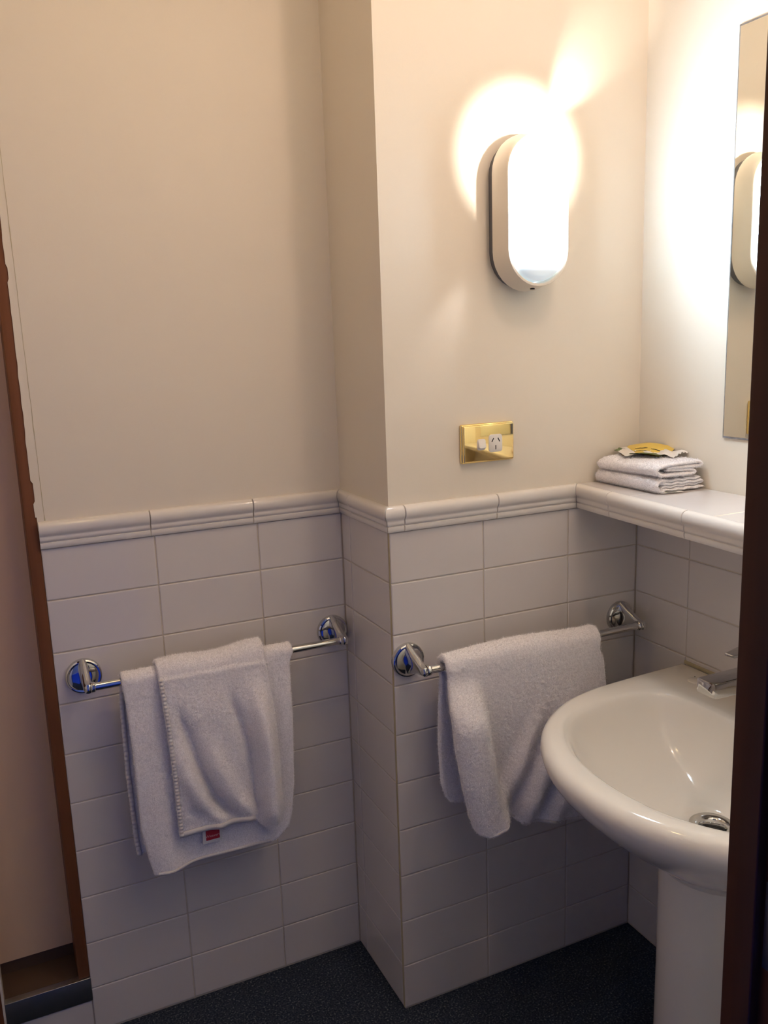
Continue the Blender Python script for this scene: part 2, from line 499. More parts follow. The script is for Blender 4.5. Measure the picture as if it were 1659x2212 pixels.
for i in range(len(ytop) - 1):
    y0, y1 = ytop[i] - 0.0006, ytop[i + 1] + 0.0006
    e = 0.0007
    ring0 = [(XS(y0) + 0.0014, y0), (XR - 0.001, y0), (XR - 0.001, y1), (XS(y1) + 0.0014, y1)]
    c = (sum(p[0] for p in ring0) / 4, sum(p[1] for p in ring0) / 4)
    sh = lambda k: [(p[0] + math.copysign(k, c[0] - p[0]), p[1] + math.copysign(k, c[1] - p[1])) for p in ring0]
    rr = [[(x, y, 1.0415) for x, y in ring0], [(x, y, 1.0450) for x, y in ring0], [(x, y, 1.0458) for x, y in sh(0.001)]]
    o = mesh('tile', *loft(rr, True, False, True), M['tile'], shelf)
    fix_normals(o)

# ----------------------------------------------------------------- mirror
mir = empty('wall_mirror', (XR, -0.5, 1.145), 'frameless rectangular wall mirror with worn silver edge above the tiled shelf', 'mirror')
my0, my1, mz0, mz1 = -0.82, -0.2255, 1.1455, 1.8345
def mring(i, x): return [(x, my0 + i, mz0 + i), (x, my1 - i, mz0 + i), (x, my1 - i, mz1 - i), (x, my0 + i, mz1 - i)]
o = mesh('glass', *loft([mring(0.0035, XR - 0.005), mring(0.0036, XR - 0.0051)], True, False, True), M['mirror'], mir)
o = mesh('bevelled_edge', *loft([mring(0, XR - 0.0006), mring(0, XR - 0.0036), mring(0.0036, XR - 0.0051)], True), M['mirror_edge'], mir)

# ----------------------------------------------------------------- wall lamp
def stadium(hw, hh, n=16):
    pts = []
    r = hw
    for k in range(n + 1):
        a = math.pi * k / n
        pts.append((r * math.cos(a), (hh - r) + r * math.sin(a)))
    for k in range(n + 1):
        a = math.pi + math.pi * k / n
        pts.append((r * math.cos(a), -(hh - r) + r * math.sin(a)))
    return pts
LC = (0.281, 1.5535)
def oval(hw, hh, y): return [(LC[0] + x, y, LC[1] + z) for x, z in stadium(hw, hh)]
lamp = empty('wall_lamp', (LC[0], 0, LC[1]), 'lit oval bulkhead lamp with cream rim mounted on the wall above the brass socket', 'lamp')
o = fix_normals(mesh('base', *loft([oval(0.0625, 0.128, 0.0), oval(0.0625, 0.128, -0.021), oval(0.058, 0.123, -0.0225)], True, True, True), M['gasket'], lamp)); sharp(o)
o = fix_normals(mesh('rim', *loft([oval(0.0670, 0.1330, -0.020), oval(0.0690, 0.1350, -0.0215), oval(0.0690, 0.1350, -0.029), oval(0.0672, 0.1325, -0.036),
                                   oval(0.0645, 0.1290, -0.0625), oval(0.0633, 0.1278, -0.0645), oval(0.0600, 0.1243, -0.0645), oval(0.0588, 0.1230, -0.0630),
                                   oval(0.0588, 0.1230, -0.022)], True), M['bezel'], lamp)); sharp(o, 35)
dome = []
for k in range(11):
    a = (math.pi / 2) * k / 10
    s = math.cos(a) ** 0.5 if k < 10 else 0.02
    dome.append(oval(0.0562 * s + 0.0002, 0.0562 * s + 0.0642, -0.0590 - 0.0215 * math.sin(a)))
o = fix_normals(mesh('diffuser', *loft([oval(0.0566, 0.1206, -0.024)] + dome, True, False, True), M['lamp_glass'], lamp, smooth=True))
v, f = lathe([(0.0042, 0), (0.0042, -0.004), (0.0028, -0.004), (0.0026, -0.001)], (0.279, -0.0475, LC[1] - 0.1288), 'z', 14, False, True)
fix_normals(mesh('screw', v, f, M['black'], lamp))

def added_spot(name, loc, target, energy, size_deg, blend, color=(1.0, 0.93, 0.82), radius=0.006):
    L = bpy.data.lights.new(name, 'SPOT')
    L.energy = energy; L.spot_size = math.radians(size_deg); L.spot_blend = blend
    L.color = color; L.shadow_soft_size = radius
    o = bpy.data.objects.new(name, L)
    o.location = loc
    d = Vector(target) - Vector(loc)
    o.rotation_euler = d.to_track_quat('-Z', 'Y').to_euler()
    COL.objects.link(o)
    return o
# unseen spots added for a halo around the lamp and two lens-flare streaks
added_spot('added_halo_spot', (0.285, -0.235, 1.650), (0.285, 0.0, 1.652), 7.5, 66, 0.6)  # added halo source, hangs in mid-air without a fitting
added_spot('added_flare_low', (0.200, -0.046, 1.506), (0.108, 0.0, 1.318), 0.70, 32, 1.0, (1.0, 0.95, 0.95), 0.014)  # this spot and the next imitate lens flare on the wall
added_spot('added_flare_high', (0.318, -0.060, 1.694), (0.415, 0.0, 1.815), 3.0, 46, 1.0)

# ----------------------------------------------------------------- brass socket
out = empty('power_outlet', (0.206, 0, 1.145), 'polished brass wall socket plate with one rocker switch and three-slot outlet', 'power outlet')
box_part('back_plate', (0.1492, 0.2632, -0.0075, 0.0, 1.1095, 1.1825), M['brass'], out, 0.0030, 3)
box_part('face_plate', (0.1515, 0.2610, -0.0125, -0.006, 1.1118, 1.1802), M['brass'], out, 0.0026, 3)
def rounded_rect(x0, x1, z0, z1, r, n=5):
    pts = []
    for cx, cz, a0 in ((x1 - r, z1 - r, 0), (x0 + r, z1 - r, 90), (x0 + r, z0 + r, 180), (x1 - r, z0 + r, 270)):
        for k in range(n + 1):
            a = math.radians(a0 + 90 * k / n)
            pts.append((cx + r * math.cos(a), cz + r * math.sin(a)))
    return pts
def rr_solid(pts, y0, y1, inset=0.0006):
    cx = sum(p[0] for p in pts) / len(pts); cz = sum(p[1] for p in pts) / len(pts)
    sc = lambda k: [(cx + (x - cx) * (1 - k), cz + (z - cz) * (1 - k)) for x, z in pts]
    return loft([[(x, y0, z) for x, z in pts], [(x, y1 + inset, z) for x, z in pts], [(x, y1, z) for x, z in sc(0.05)]], True, False, True)
sw = fix_normals(mesh('rocker_switch', *rr_solid(rounded_rect(0.1795, 0.1985, 1.1335, 1.1545, 0.005), -0.012, -0.0135), M['white_plastic'], out)); sharp(sw)
rk = rounded_rect(0.1812, 0.1970, 1.1370, 1.1535, 0.0035)
rings = [[(x, -0.0130, z) for x, z in rk], [(x, -0.0136 - 0.0045 * (1 - (z - 1.137) / 0.0165), z) for x, z in rk]]
rings.append([(0.1891 + (x - 0.1891) * 0.9, y - 0.0006, 1.1453 + (z - 1.1453) * 0.9) for x, y, z in rings[1]])
rko = subpart(sw, 'rocker', *loft(rings, True, False, True), M['white_plastic']); fix_normals(rko); sharp(rko)
so = fix_normals(mesh('socket_face', *rr_solid(rounded_rect(0.2050, 0.2345, 1.1280, 1.1610, 0.0055), -0.012, -0.0138), M['white_plastic'], out)); sharp(so)
def slot(cx, cz, ang, L=0.0082, w=0.0020):
    c, s = math.cos(ang), math.sin(ang)
    q = []
    for y in (-0.0136, -0.01395):
        for a, b in ((-w / 2, -L / 2), (w / 2, -L / 2), (w / 2, L / 2), (-w / 2, L / 2)):
            q.append((cx + a * c - b * s, y, cz + a * s + b * c))
    return loft([q[:4], q[4:]], True, False, True)
for cx, cz, an in ((0.2132, 1.1505, -0.52), (0.2265, 1.1505, 0.52), (0.2198, 1.1365, 0.0)):
    fix_normals(subpart(so, 'slot', *slot(cx, cz, an), M['black']))

# ----------------------------------------------------------------- towel rails
def towel_rail(x0, x1, yw, z, label):
    t = empty('towel_rail', ((x0 + x1) / 2, yw, z), label, 'towel rail', 'chrome towel rails on the tiles')
    yb = yw - 0.070
    for x, s in ((x0, 1), (x1, -1)):
        prof = [(0.0, -0.0120), (0.012, -0.0118), (0.0225, -0.0108), (0.0262, -0.0095), (0.0275, -0.0098), (0.0295, -0.0100), (0.0318, -0.0085), (0.0328, -0.0060), (0.0328, 0.0)]
        o = fix_normals(mesh('rose', *lathe(prof[1:], (x, yw, z), 'y', 56, True, False), M['chrome'], t)); sharp(o, 32)
        rings = []
        for k in range(9):
            q = k / 8
            y = yw - 0.009 - q * 0.0555
            hz = 0.0195 * (1 - q) ** 1.15 + 0.0098
            hx = 0.0098 * (1 - q) + 0.0078 * q
            cz = z + 0.004 * (1 - q)
            ring = []
            for j in range(24):
                a = 2 * math.pi * j / 24
                cc, ss = math.cos(a), math.sin(a)
                ring.append((x + hx * math.copysign(abs(cc) ** 0.7, cc), y - 0.004 * q * abs(cc), cz + hz * math.copysign(abs(ss) ** 0.85, ss)))
            rings.append(ring)
        rings.append([(x + (p[0] - x) * 0.8, yb - 0.0068, z + (p[2] - z) * 0.85) for p in rings[-1]])
        rings.append([(x + (p[0] - x) * 0.5, yb - 0.0095, z + (p[2] - z) * 0.5) for p in rings[-1]])
        o = fix_normals(mesh('post', *loft(rings, True, True, True), M['chrome'], t)); sharp(o, 40)
        v, f = lathe([(0.0092, -0.001), (0.0100, 0.0), (0.0100, s * 0.005), (0.0090, s * 0.006), (0.0086, s * 0.007), (0.0076, s * 0.0072)], (x + s * 0.0055, yb, z), 'x', 32)
        o = fix_normals(mesh('collar', v, f, M['chrome'], t)); sharp(o, 40)
    v, f = lathe([(0.0074, x0 + 0.004), (0.0074, x1 - 0.004)], (0, yb, z), 'x', 36, True, True)
    o = fix_normals(mesh('bar', v, f, M['chrome'], t)); sharp(o, 40)
    return t
ZR = 0.7500
towel_rail(-0.5289, -0.0335, D, ZR, 'chrome towel rail on the left wall with a towel carrying a red sewn label')
towel_rail(0.0280, 0.5300, 0.0, ZR, 'chrome towel rail beside the washbasin on the right-hand tiled wall')

# ----------------------------------------------------------------- cloth
def cloth(name, parent, X, Y, Z, thick, mat, fuzz=0.0009, seed=0, subparent=None, low=0.0005):
    """grid arrays -> closed soft sheet with a terry surface"""
    P = np.stack([X, Y, Z], -1).astype(float)
    nv, nu = X.shape
    du = np.gradient(P, axis=1); dv = np.gradient(P, axis=0)
    N = np.cross(du, dv)
    N /= (np.linalg.norm(N, axis=-1, keepdims=True) + 1e-12)
    rg = np.random.default_rng(seed)
    def sm(a, k):
        for _ in range(k):
            b = np.pad(a, 1, mode='edge')
            a = (b[:-2, 1:-1] + b[2:, 1:-1] + b[1:-1, :-2] + b[1:-1, 2:] + 2 * a) / 6
        return a
    def field(k):
        a = sm(rg.standard_normal((nv, nu)), k); return a / (a.std() + 1e-9)
    # thickness tapers to a rounded hem at the border
    ii = np.minimum(np.arange(nu), np.arange(nu)[::-1])[None, :]
    jj = np.minimum(np.arange(nv), np.arange(nv)[::-1])[:, None]
    e = np.clip(np.minimum(ii, jj) / 2.0, 0, 1)
    T = thick * 0.5 * np.sqrt(1 - (1 - e) ** 2 * 0.97)
    wave = 0.0
    F = P + wave + N * (T + fuzz * (0.45 * field(0) + 0.25 * field(1)) * (0.25 + 0.75 * e))[..., None]
    B = P + wave - N * (T + fuzz * (0.45 * field(0) + 0.25 * field(1)) * (0.25 + 0.75 * e))[..., None]
    V = np.concatenate([F.reshape(-1, 3), B.reshape(-1, 3)])
    idx = np.arange(nv * nu).reshape(nv, nu)
    a, b, c, d_ = idx[:-1, :-1].ravel(), idx[:-1, 1:].ravel(), idx[1:, 1:].ravel(), idx[1:, :-1].ravel()
    off = nv * nu
    faces = np.concatenate([np.stack([a, b, c, d_], 1), np.stack([d_ + off, c + off, b + off, a + off], 1)])
    border = np.concatenate([idx[0, :], idx[1:, -1], idx[-1, -2::-1], idx[-2:0:-1, 0]])
    nb = np.roll(border, -1)
    faces = np.concatenate([faces, np.stack([nb, border, border + off, nb + off], 1)])
    me = bpy.data.meshes.new(name)
    me.from_pydata(V.tolist(), [], faces.tolist())
    me.polygons.foreach_set('use_smooth', [True] * len(me.polygons))
    me.update(); me.materials.append(mat)
    if subparent is not None:
        o = bpy.data.objects.new(name, me); COL.objects.link(o); o.parent = subparent
        return o
    return link(name, me, None, parent)

def gauss(d, s): return math.exp(-(d / s) ** 2)

def drape(yb, zb, rad, xl, xr, bottom_f, bottom_r, bulge, nu, nf, nr, na=10, xl_r=None, xr_r=None, rear_gap=0.0, top_lift=None):
    """sheet hanging over a bar: rear bottom -> over the bar -> front bottom.
    xl,xr(w): side edges by fraction w of the drop; bottom(u): lowest z; bulge(u,w): extra distance from the wall."""
    rows_ = [('r', 1 - k / nr) for k in range(nr)] + [('a', k / na) for k in range(na + 1)] + [('f', (k + 1) / nf) for k in range(nf)]
    X = np.zeros((len(rows_), nu)); Y = X.copy(); Z = X.copy()
    xl_r = xl_r or (lambda w: xl(0)); xr_r = xr_r or (lambda w: xr(0))
    for j, (ph, w) in enumerate(rows_):
        for i in range(nu):
            u = i / (nu - 1)
            lift = top_lift(u) if top_lift else 0.0
            if ph == 'f':
                x = xl(w) + (xr(w) - xl(w)) * u
                z = zb + (bottom_f(u) - zb) * w
                y = yb - rad - bulge(u, w)
                z += lift * max(0, 1 - w * 6) * 0
            elif ph == 'a':
                a = math.pi * w
                x = xl(0) + (xr(0) - xl(0)) * u
                y = yb + rad * math.cos(a)
                z = zb + (rad + lift) * math.sin(a)
            else:
                x = xl_r(w) + (xr_r(w) - xl_r(w)) * u
                z = zb + (bottom_r(u) - zb) * w
                y = yb + rad + rear_gap * w
            X[j, i], Y[j, i], Z[j, i] = x, y, z
    return X, Y, Z

def pile(o, count, length, seed):
    """terry loops as a short hair pile"""
    md = o.modifiers.new('pile', 'PARTICLE_SYSTEM')
    ps = md.particle_system.settings
    ps.type = 'HAIR'; ps.count = count; ps.hair_length = length; ps.hair_step = 2; ps.display_step = 2; ps.render_step = 2
    ps.emit_from = 'FACE'; ps.use_emit_random = True; ps.distribution = 'RAND'
    ps.brownian_factor = 0.0; ps.factor_random = length * 0.22
    ps.root_radius = 0.00035; ps.tip_radius = 0.00025; ps.radius_scale = 1.0
    ps.length_random = 0.4
    md.particle_system.seed = seed
    return o

# --- towel on the left rail (folded lengthwise, a second fold of it lying over the front)
YA = D - 0.070
tA = empty('bath_towel', (-0.31, YA, ZR), 'white terry towel with a red label hung folded over the left chrome rail', 'towel', 'towels hung over the rails')
xlA = lambda w: interp(w, [(0, -0.4725), (0.10, -0.4690), (0.35, -0.4655), (0.75, -0.4640), (0.9, -0.456), (1, -0.4475)])
xrA = lambda w: interp(w, [(0, -0.1480), (0.05, -0.1560), (0.4, -0.1590), (0.75, -0.1640), (0.92, -0.1720), (1, -0.1800)])
botA = lambda u: 0.3640 + 0.004 * math.sin(u * 3) + 0.028 * smoothstep(0.86, 1.0, u) ** 1.5
def bulgeA(u, w):
    b = 0.004 * smoothstep(0, 0.3, w)
    b += 0.010 * gauss(u - 0.12, 0.10) * smoothstep(0.15, 0.8, w)          # soft left roll
    b += 0.006 * gauss(u - 0.96, 0.06) * smoothstep(0.05, 0.4, w)
    b -= 0.004 * gauss(u - 0.33, 0.12) * smoothstep(0.75, 1.0, w)
    b += 0.003 * gauss(u - 0.10, 0.12) * smoothstep(0.8, 1.0, w)
    return b
X, Y, Z = drape(YA, ZR, 0.0135, xlA, xrA, botA, lambda u: 0.392 + 0.01 * u, bulgeA, 132, 150, 140, 12,
                xl_r=lambda w: interp(w, [(0, -0.4725), (0.12, -0.4765), (0.5, -0.4775), (0.9, -0.474), (1, -0.4705)]),
                xr_r=lambda w: -0.150 - 0.035 * w, rear_gap=0.006)
bodyA = cloth('towel_body', tA, X, Y, Z, 0.0085, M['terry'], seed=1)

xlF = lambda w: interp(w, [(0, -0.4100), (0.25, -0.4055), (0.6, -0.4010), (1, -0.3985)])
xrF = lambda w: interp(w, [(0, -0.2080), (0.06, -0.2060), (0.3, -0.1990), (0.6, -0.1960), (0.9, -0.1970), (1, -0.2010)])
botF = lambda u: interp(u, [(0, 0.4380), (0.3, 0.4395), (0.62, 0.4385), (0.72, 0.4370), (0.80, 0.4200), (0.87, 0.4130), (1.0, 0.4120)])
def bulgeF(u, w):
    b = 0.003 + 0.010 * smoothstep(0, 0.3, w)
    x = u
    # ridge down the right side, valley beside it
    rc = 0.86 + 0.03 * w
    b += 0.034 * gauss(x - rc, 0.075) * smoothstep(0.03, 0.45, w)
    vc = interp(w, [(0, 0.60), (0.25, 0.64), (0.6, 0.74), (1.0, 0.77)])
    b -= 0.019 * gauss(x - vc, 0.065) * smoothstep(0.08, 0.35, w) * (1 - 0.3 * w)
    # long curved fold starting at the left shoulder and sweeping to the bottom middle
    fc = interp(w, [(0.1, 0.10), (0.3, 0.16), (0.6, 0.26), (0.8, 0.36), (0.95, 0.52)])
    b -= 0.022 * gauss(x - fc, 0.058) * smoothstep(0.12, 0.4, w) * (1 - smoothstep(0.9, 1.0, w))
    b += 0.016 * gauss(x - (fc - 0.13), 0.07) * smoothstep(0.35, 0.7, w)
    b += 0.016 * gauss(x - (fc + 0.16), 0.085) * smoothstep(0.3, 0.7, w)
    b -= 0.010 * gauss(x - 0.38, 0.16) * gauss(w - 0.86, 0.06)
    b = 0.011 + (b - 0.011) * (1 - 0.55 * smoothstep(0.86, 1.0, w))
    return 0.5 * (b - 0.001 + math.sqrt((b + 0.001) ** 2 + 1.6e-5))
X, Y, Z = drape(YA, ZR, 0.0235, xlF, xrF, botF, lambda u: 0.70, bulgeF, 96, 140, 8, 14,
                top_lift=lambda u: 0.002 + 0.006 * smoothstep(0.55, 0.98, u) + 0.002 * math.sin(9 * u), rear_gap=-0.004)
flapA = cloth('folded_flap', tA, X, Y, Z, 0.0085, M['terry'], seed=2)

pile(bodyA, 80000, 0.0024, 1); pile(flapA, 60000, 0.0024, 2)

# stitched hem along the flap's left edge and bottom, ribbed selvedge of the rear half
def ribbon(name, parent_part, pts, w, t, mat, rib=0.0, nrib=40):
    """flat ribbon along a polyline of (point, side, normal)"""
    rings = []
    n = len(pts)
    for i, (p, s, nn) in enumerate(pts):
        k = t * (1 + rib * math.sin(2 * math.pi * nrib * i / n))
        p, s, nn = Vector(p), Vector(s).normalized(), Vector(nn).normalized()
        rings.append([tuple(p - s * w / 2 - nn * t * 0.5), tuple(p - s * w / 2 + nn * k * 0.5), tuple(p + nn * k), tuple(p + s * w / 2 + nn * k * 0.5), tuple(p + s * w / 2 - nn * t * 0.5)])
    v, f = loft(rings, True, True, True)
    o = subpart(parent_part, name, v, f, mat, True)
    fix_normals(o)
    return o
pts = []
for k in range(200):
    w = 0.0 + k / 199
    pts.append(((xlF(w) + 0.0035, YA - 0.0235 - bulgeF(0.012, w) - 0.0068, ZR + (botF(0) - ZR) * w + 0.002), (1, 0, 0), (0, -1, 0)))
ribbon('hem', flapA, pts, 0.0072, 0.0020, M['hem'], 0.6, 44)
pts = []
for k in range(160):
    u = k / 159 * 0.74
    x = xlF(1) + (xrF(1) - xlF(1)) * u
    pts.append(((x, YA - 0.0235 - bulgeF(u, 0.985) - 0.0064, botF(u) + 0.0058), (0, 0, 1), (0, -1, 0)))
ribbon('hem', flapA, pts, 0.0110, 0.0012, M['hem'], 0.15, 52)
pts = []
for k in range(160):
    w = 0.06 + 0.94 * k / 159
    x = interp(w, [(0, -0.4725), (0.12, -0.4765), (0.5, -0.4775), (0.9, -0.474), (1, -0.4705)]) + 0.0035
    pts.append(((x, YA + 0.0135 + 0.006 * w - 0.0062, ZR + (0.392 - ZR) * w), (1, 0, 0), (-0.35, -1, 0)))
ribbon('hem', bodyA, pts, 0.0085, 0.0022, M['hem'], 0.6, 36)
pts = []
for k in range(120):
    u = 0.02 + 0.84 * k / 119
    x = xlA(1) + (xrA(1) - xlA(1)) * u
    pts.append(((x, YA - 0.0135 - bulgeA(u, 1) - 0.0056, botA(u) + 0.0046), (0, 0, 1), (0, -1, 0)))
ribbon('hem', bodyA, pts, 0.0068, 0.0014, M['hem'], 0.3, 40)

# sewn label
lab = mesh('sewn_label', *box_data(-0.3545, -0.3170, YA - 0.0300, YA - 0.0290, 0.4060, 0.4560), M['label_white'], tA)
lab['label'] = 'white sewn label with a red woven patch'
fix_normals(subpart(lab, 'red_patch', *box_data(-0.3480, -0.3215, YA - 0.0304, YA - 0.0299, 0.4115, 0.4560), M['label_red']))
cu = bpy.data.curves.new('lettering', 'FONT')
cu.body = 'Weavers'; cu.size = 0.0078; cu.extrude = 0.00005; cu.align_x = 'CENTER'
cu.resolution_u = 2
t_ = bpy.data.objects.new('lettering_curve', cu); COL.objects.link(t_)
dg = bpy.context.evaluated_depsgraph_get()
tm = bpy.data.meshes.new_from_object(t_.evaluated_get(dg))
bpy.data.objects.remove(t_); bpy.data.curves.remove(cu)
tm.transform(Matrix.Translation((-0.3347, YA - 0.0306, 0.4172)) @ Matrix.Rotation(math.pi / 2, 4, 'X'))
tm.materials.clear(); tm.materials.append(M['label_text'])
tx = bpy.data.objects.new('lettering', tm); COL.objects.link(tx); tx.parent = lab

# --- towel on the right-hand rail
YB = -0.070
tB = empty('bath_towel', (0.24, YB, ZR), 'white terry towel with one deep vertical fold, hung beside the washbasin', 'towel', 'towels hung over the rails')
xlB = lambda w: interp(w, [(0, 0.0640), (0.05, 0.0660), (0.12, 0.0640), (0.25, 0.0620), (0.45, 0.0665), (0.7, 0.0790), (0.9, 0.0920), (1, 0.1010)])
xrB = lambda w: interp(w, [(0, 0.4100), (0.06, 0.4080), (0.12, 0.4180), (0.3, 0.4220), (1, 0.4280)])
botB = lambda u: interp(u, [(0, 0.4420), (0.02, 0.4335), (0.05, 0.4295), (0.09, 0.4320), (0.14, 0.4410), (0.18, 0.4470), (0.23, 0.4420), (0.29, 0.4260), (0.36, 0.4090), (0.5, 0.3990), (0.7, 0.3860), (1, 0.3680)])
def bulgeB(u, w):
    s = smoothstep(0.04, 0.35, w)
    b = 0.003 * s
    ws = interp(w, [(0, 0.13), (0.3, 0.145), (1, 0.155)])
    b += (0.044 + 0.010 * w) * s * (1 - smoothstep(ws * 0.85, ws * 1.60, u)) * (0.35 + 0.65 * math.sqrt(max(0, 1 - (max(0, ws * 0.7 - u) / (ws * 0.7)) ** 2)))
    # oblique drag folds running down to the left from the right top
    for k, (a, amp, wd) in enumerate(((0.40, 0.020, 0.050), (0.58, 0.024, 0.055), (0.78, 0.020, 0.06))):
        cu_ = a + 0.55 * (0.60 - w)
        b += amp * gauss(u - cu_, wd) * smoothstep(0.2, 0.7, w) * (1 - 0.35 * smoothstep(0.85, 1, w))
    b -= 0.012 * gauss(u - 0.31, 0.06) * smoothstep(0.5, 1.0, w)
    b += 0.010 * gauss(u - 0.8, 0.25) * smoothstep(0.1, 0.5, w)
    return 0.5 * (b - 0.006 + math.sqrt((b + 0.006) ** 2 + 1.6e-5))
X, Y, Z = drape(YB, ZR, 0.0175, xlB, xrB, botB, lambda u: interp(u, [(0, 0.478), (0.03, 0.462), (0.1, 0.456), (1, 0.44)]), bulgeB, 150, 150, 110, 14,
                xl_r=lambda w: interp(w, [(0, 0.0640), (0.1, 0.0690), (0.3, 0.0660), (0.6, 0.0645), (0.9, 0.0700), (1, 0.0790)]),
                xr_r=lambda w: 0.405, rear_gap=0.008,
                top_lift=lambda u: 0.003 * math.sin(u * 5) + 0.004 * gauss(u - 0.5, 0.3))
bodyB = cloth('towel_body', tB, X, Y, Z, 0.0125, M['terry'], fuzz=0.0010, seed=5)
pile(bodyB, 100000, 0.0026, 3)
pts = []
for k in range(160):
    u = 0.015 + 0.97 * k / 159
    x = xlB(1) + (xrB(1) - xlB(1)) * u
    pts.append(((x, YB - 0.0175 - bulgeB(u, 1) - 0.0066, botB(u) + 0.0042), (0, 0, 1), (0, -1, 0)))
ribbon('hem', bodyB, pts, 0.0060, 0.0013, M['hem'], 0.2, 60)

# ----------------------------------------------------------------- folded face towels on the shelf
def serp(path, w0, w1, ny, name, parent, thick, seed, skew=None, fuzz=0.0007, low=0.0003):
    """sheet swept along +Y from a folded cross section path [(x,z)...]"""
    P = []
    for i in range(len(path) - 1):
        n = max(2, int(math.dist(path[i], path[i + 1]) / 0.0022))
        for k in range(n):
            t = k / n
            P.append((path[i][0] * (1 - t) + path[i + 1][0] * t, path[i][1] * (1 - t) + path[i + 1][1] * t))
    P.append(path[-1])
    P = np.array(P)
    for _ in range(3):
        Q = P.copy(); Q[1:-1] = (P[:-2] + 2 * P[1:-1] + P[2:]) / 4; P = Q
    n = len(P)
    X = np.zeros((n, ny)); Y = X.copy(); Z = X.copy()
    for j in range(n):
        for i in range(ny):
            t = i / (ny - 1)
            y = w0 + (w1 - w0) * t
            dx, dy, dz = skew(P[j][0], t, P[j][1]) if skew else (0, 0, 0)
            X[j, i] = P[j][0] + dx; Y[j, i] = y + dy; Z[j, i] = P[j][1] + dz
    return cloth(name, parent, X, Y, Z, thick, M['terry'], fuzz=fuzz, seed=seed, low=low)

zt = 1.0462
tL = empty('face_towel', (0.51, -0.1, zt), 'lower of two folded white face towels on the tiled shelf, its label sticking out', 'towel', 'folded face towels on the shelf')
path = [(0.556, zt + 0.0221), (0.475, zt + 0.0213), (0.4665, zt + 0.0186), (0.475, zt + 0.0154), (0.560, zt + 0.0164), (0.5655, zt + 0.0139), (0.560, zt + 0.0112),
        (0.470, zt + 0.0099), (0.4630, zt + 0.0074), (0.470, zt + 0.0045), (0.562, zt + 0.0050)]
def skL(x, t, z): return (0.004 * (1 - t) * 1.0 - 0.010 * t * 0 + 0.0012 * math.sin(31 * t + 600 * z), -0.020 * (0.573 - x) / 0.11 * (1 - t) * -0.4 + 0.003 * math.sin(500 * z), 0.0010 * math.sin(40 * x * 6 + 9 * t) * (1 - t))
pile(serp(path, -0.188, -0.012, 64, 'folded_cloth', tL, 0.0050, 11, skL, 0.0006), 14000, 0.0016, 4)
# outer wrap that makes the rounded left side
path = [(0.4735, zt + 0.0250), (0.4640, zt + 0.0236), (0.4575, zt + 0.0180), (0.4560, zt + 0.0130), (0.4578, zt + 0.0077), (0.4640, zt + 0.0042), (0.4740, zt + 0.0032)]
pile(serp(path, -0.186, -0.010, 64, 'rounded_fold', tL, 0.0052, 12, None, 0.0008), 12000, 0.0022, 5)
tag = mesh('care_label', [(0.4640, -0.1880, zt + 0.0012), (0.5120, -0.1960, zt + 0.0012), (0.5140, -0.1800, zt + 0.0015), (0.4660, -0.1760, zt + 0.0030)], [(0, 1, 2, 3)], M['label_white'], tL)
tag['label'] = 'white care label with small grey print'
subpart(tag, 'print', [(0.4780, -0.1886, zt + 0.0019), (0.4990, -0.1920, zt + 0.0019), (0.5000, -0.1835, zt + 0.0024), (0.4800, -0.1805, zt + 0.0030)], [(0, 1, 2, 3)], M['print_grey'])

tU = empty('face_towel', (0.51, -0.1, zt + 0.022), 'upper of two folded white face towels, thickly rolled, under a yellow paper packet', 'towel', 'folded face towels on the shelf')
z0 = zt + 0.0285
path = [(0.480, z0 + 0.0132), (0.542, z0 + 0.0104), (0.5490, z0 + 0.0072), (0.543, z0 + 0.0038), (0.470, z0 + 0.0035), (0.4600, z0 + 0.0068), (0.4560, z0 + 0.0120),
        (0.4600, z0 + 0.0188), (0.470, z0 + 0.0220), (0.555, z0 + 0.0254), (0.5640, z0 + 0.0220), (0.5610, z0 + 0.0172), (0.480, z0 + 0.0164)]
def skU(x, t, z): return (0.004 * math.sin(3 * t), 0.002 * math.sin(400 * z), -0.0030 * t + 0.0012 * math.sin(5 * t + 30 * x))
pile(serp(path, -0.186, -0.014, 64, 'folded_cloth', tU, 0.0064, 13, skU, 0.0009), 30000, 0.0022, 6)

# ----------------------------------------------------------------- yellow packet on top of the towels
pk = empty('paper_packet', (0.515, -0.1, z0 + 0.034), 'small crumpled yellow paper packet lying on the folded towels', 'packet')
def sheet(name, c, ex, ey, lx, ly, curl, mat, parent, n=14, sub=None, seed=0, lift=0.0):
    ex, ey = Vector(ex).normalized(), Vector(ey).normalized()
    vv, ff = [], []
    for j in range(n):
        for i in range(n):
            a, b = i / (n - 1) - 0.5, j / (n - 1) - 0.5
            h = curl(a, b) + 0.0012 * noise.noise(Vector((a * 4 + seed, b * 4, seed)))
            p = Vector(c) + ex * a * lx + ey * b * ly + Vector((0, 0, h + lift))
            vv.append(tuple(p))
    m_ = len(vv)
    vv += [(x, y, z - 0.0005) for x, y, z in vv]
    for j in range(n - 1):
        for i in range(n - 1):
            q = j * n + i
            ff.append((q, q + 1, q + n + 1, q + n)); ff.append((q + m_, q + n + m_, q + n + 1 + m_, q + 1 + m_))
    return mesh(name, vv, ff, mat, parent, True) if sub is None else subpart(sub, name, vv, ff, mat, True)
ZP = z0 + 0.0295
exx, eyy = (0.42, -0.907, 0), (0.907, 0.42, 0)
YCC = (0.537, -0.066, ZP + 0.0045)
curlY = lambda a, b: 0.0045 * math.cos(a * 4.6) + 0.017 * b + 0.0015 * math.sin(7 * b)
yel = sheet('yellow_panel', YCC, exx, eyy, 0.096, 0.050, curlY, M['yellow'], pk)
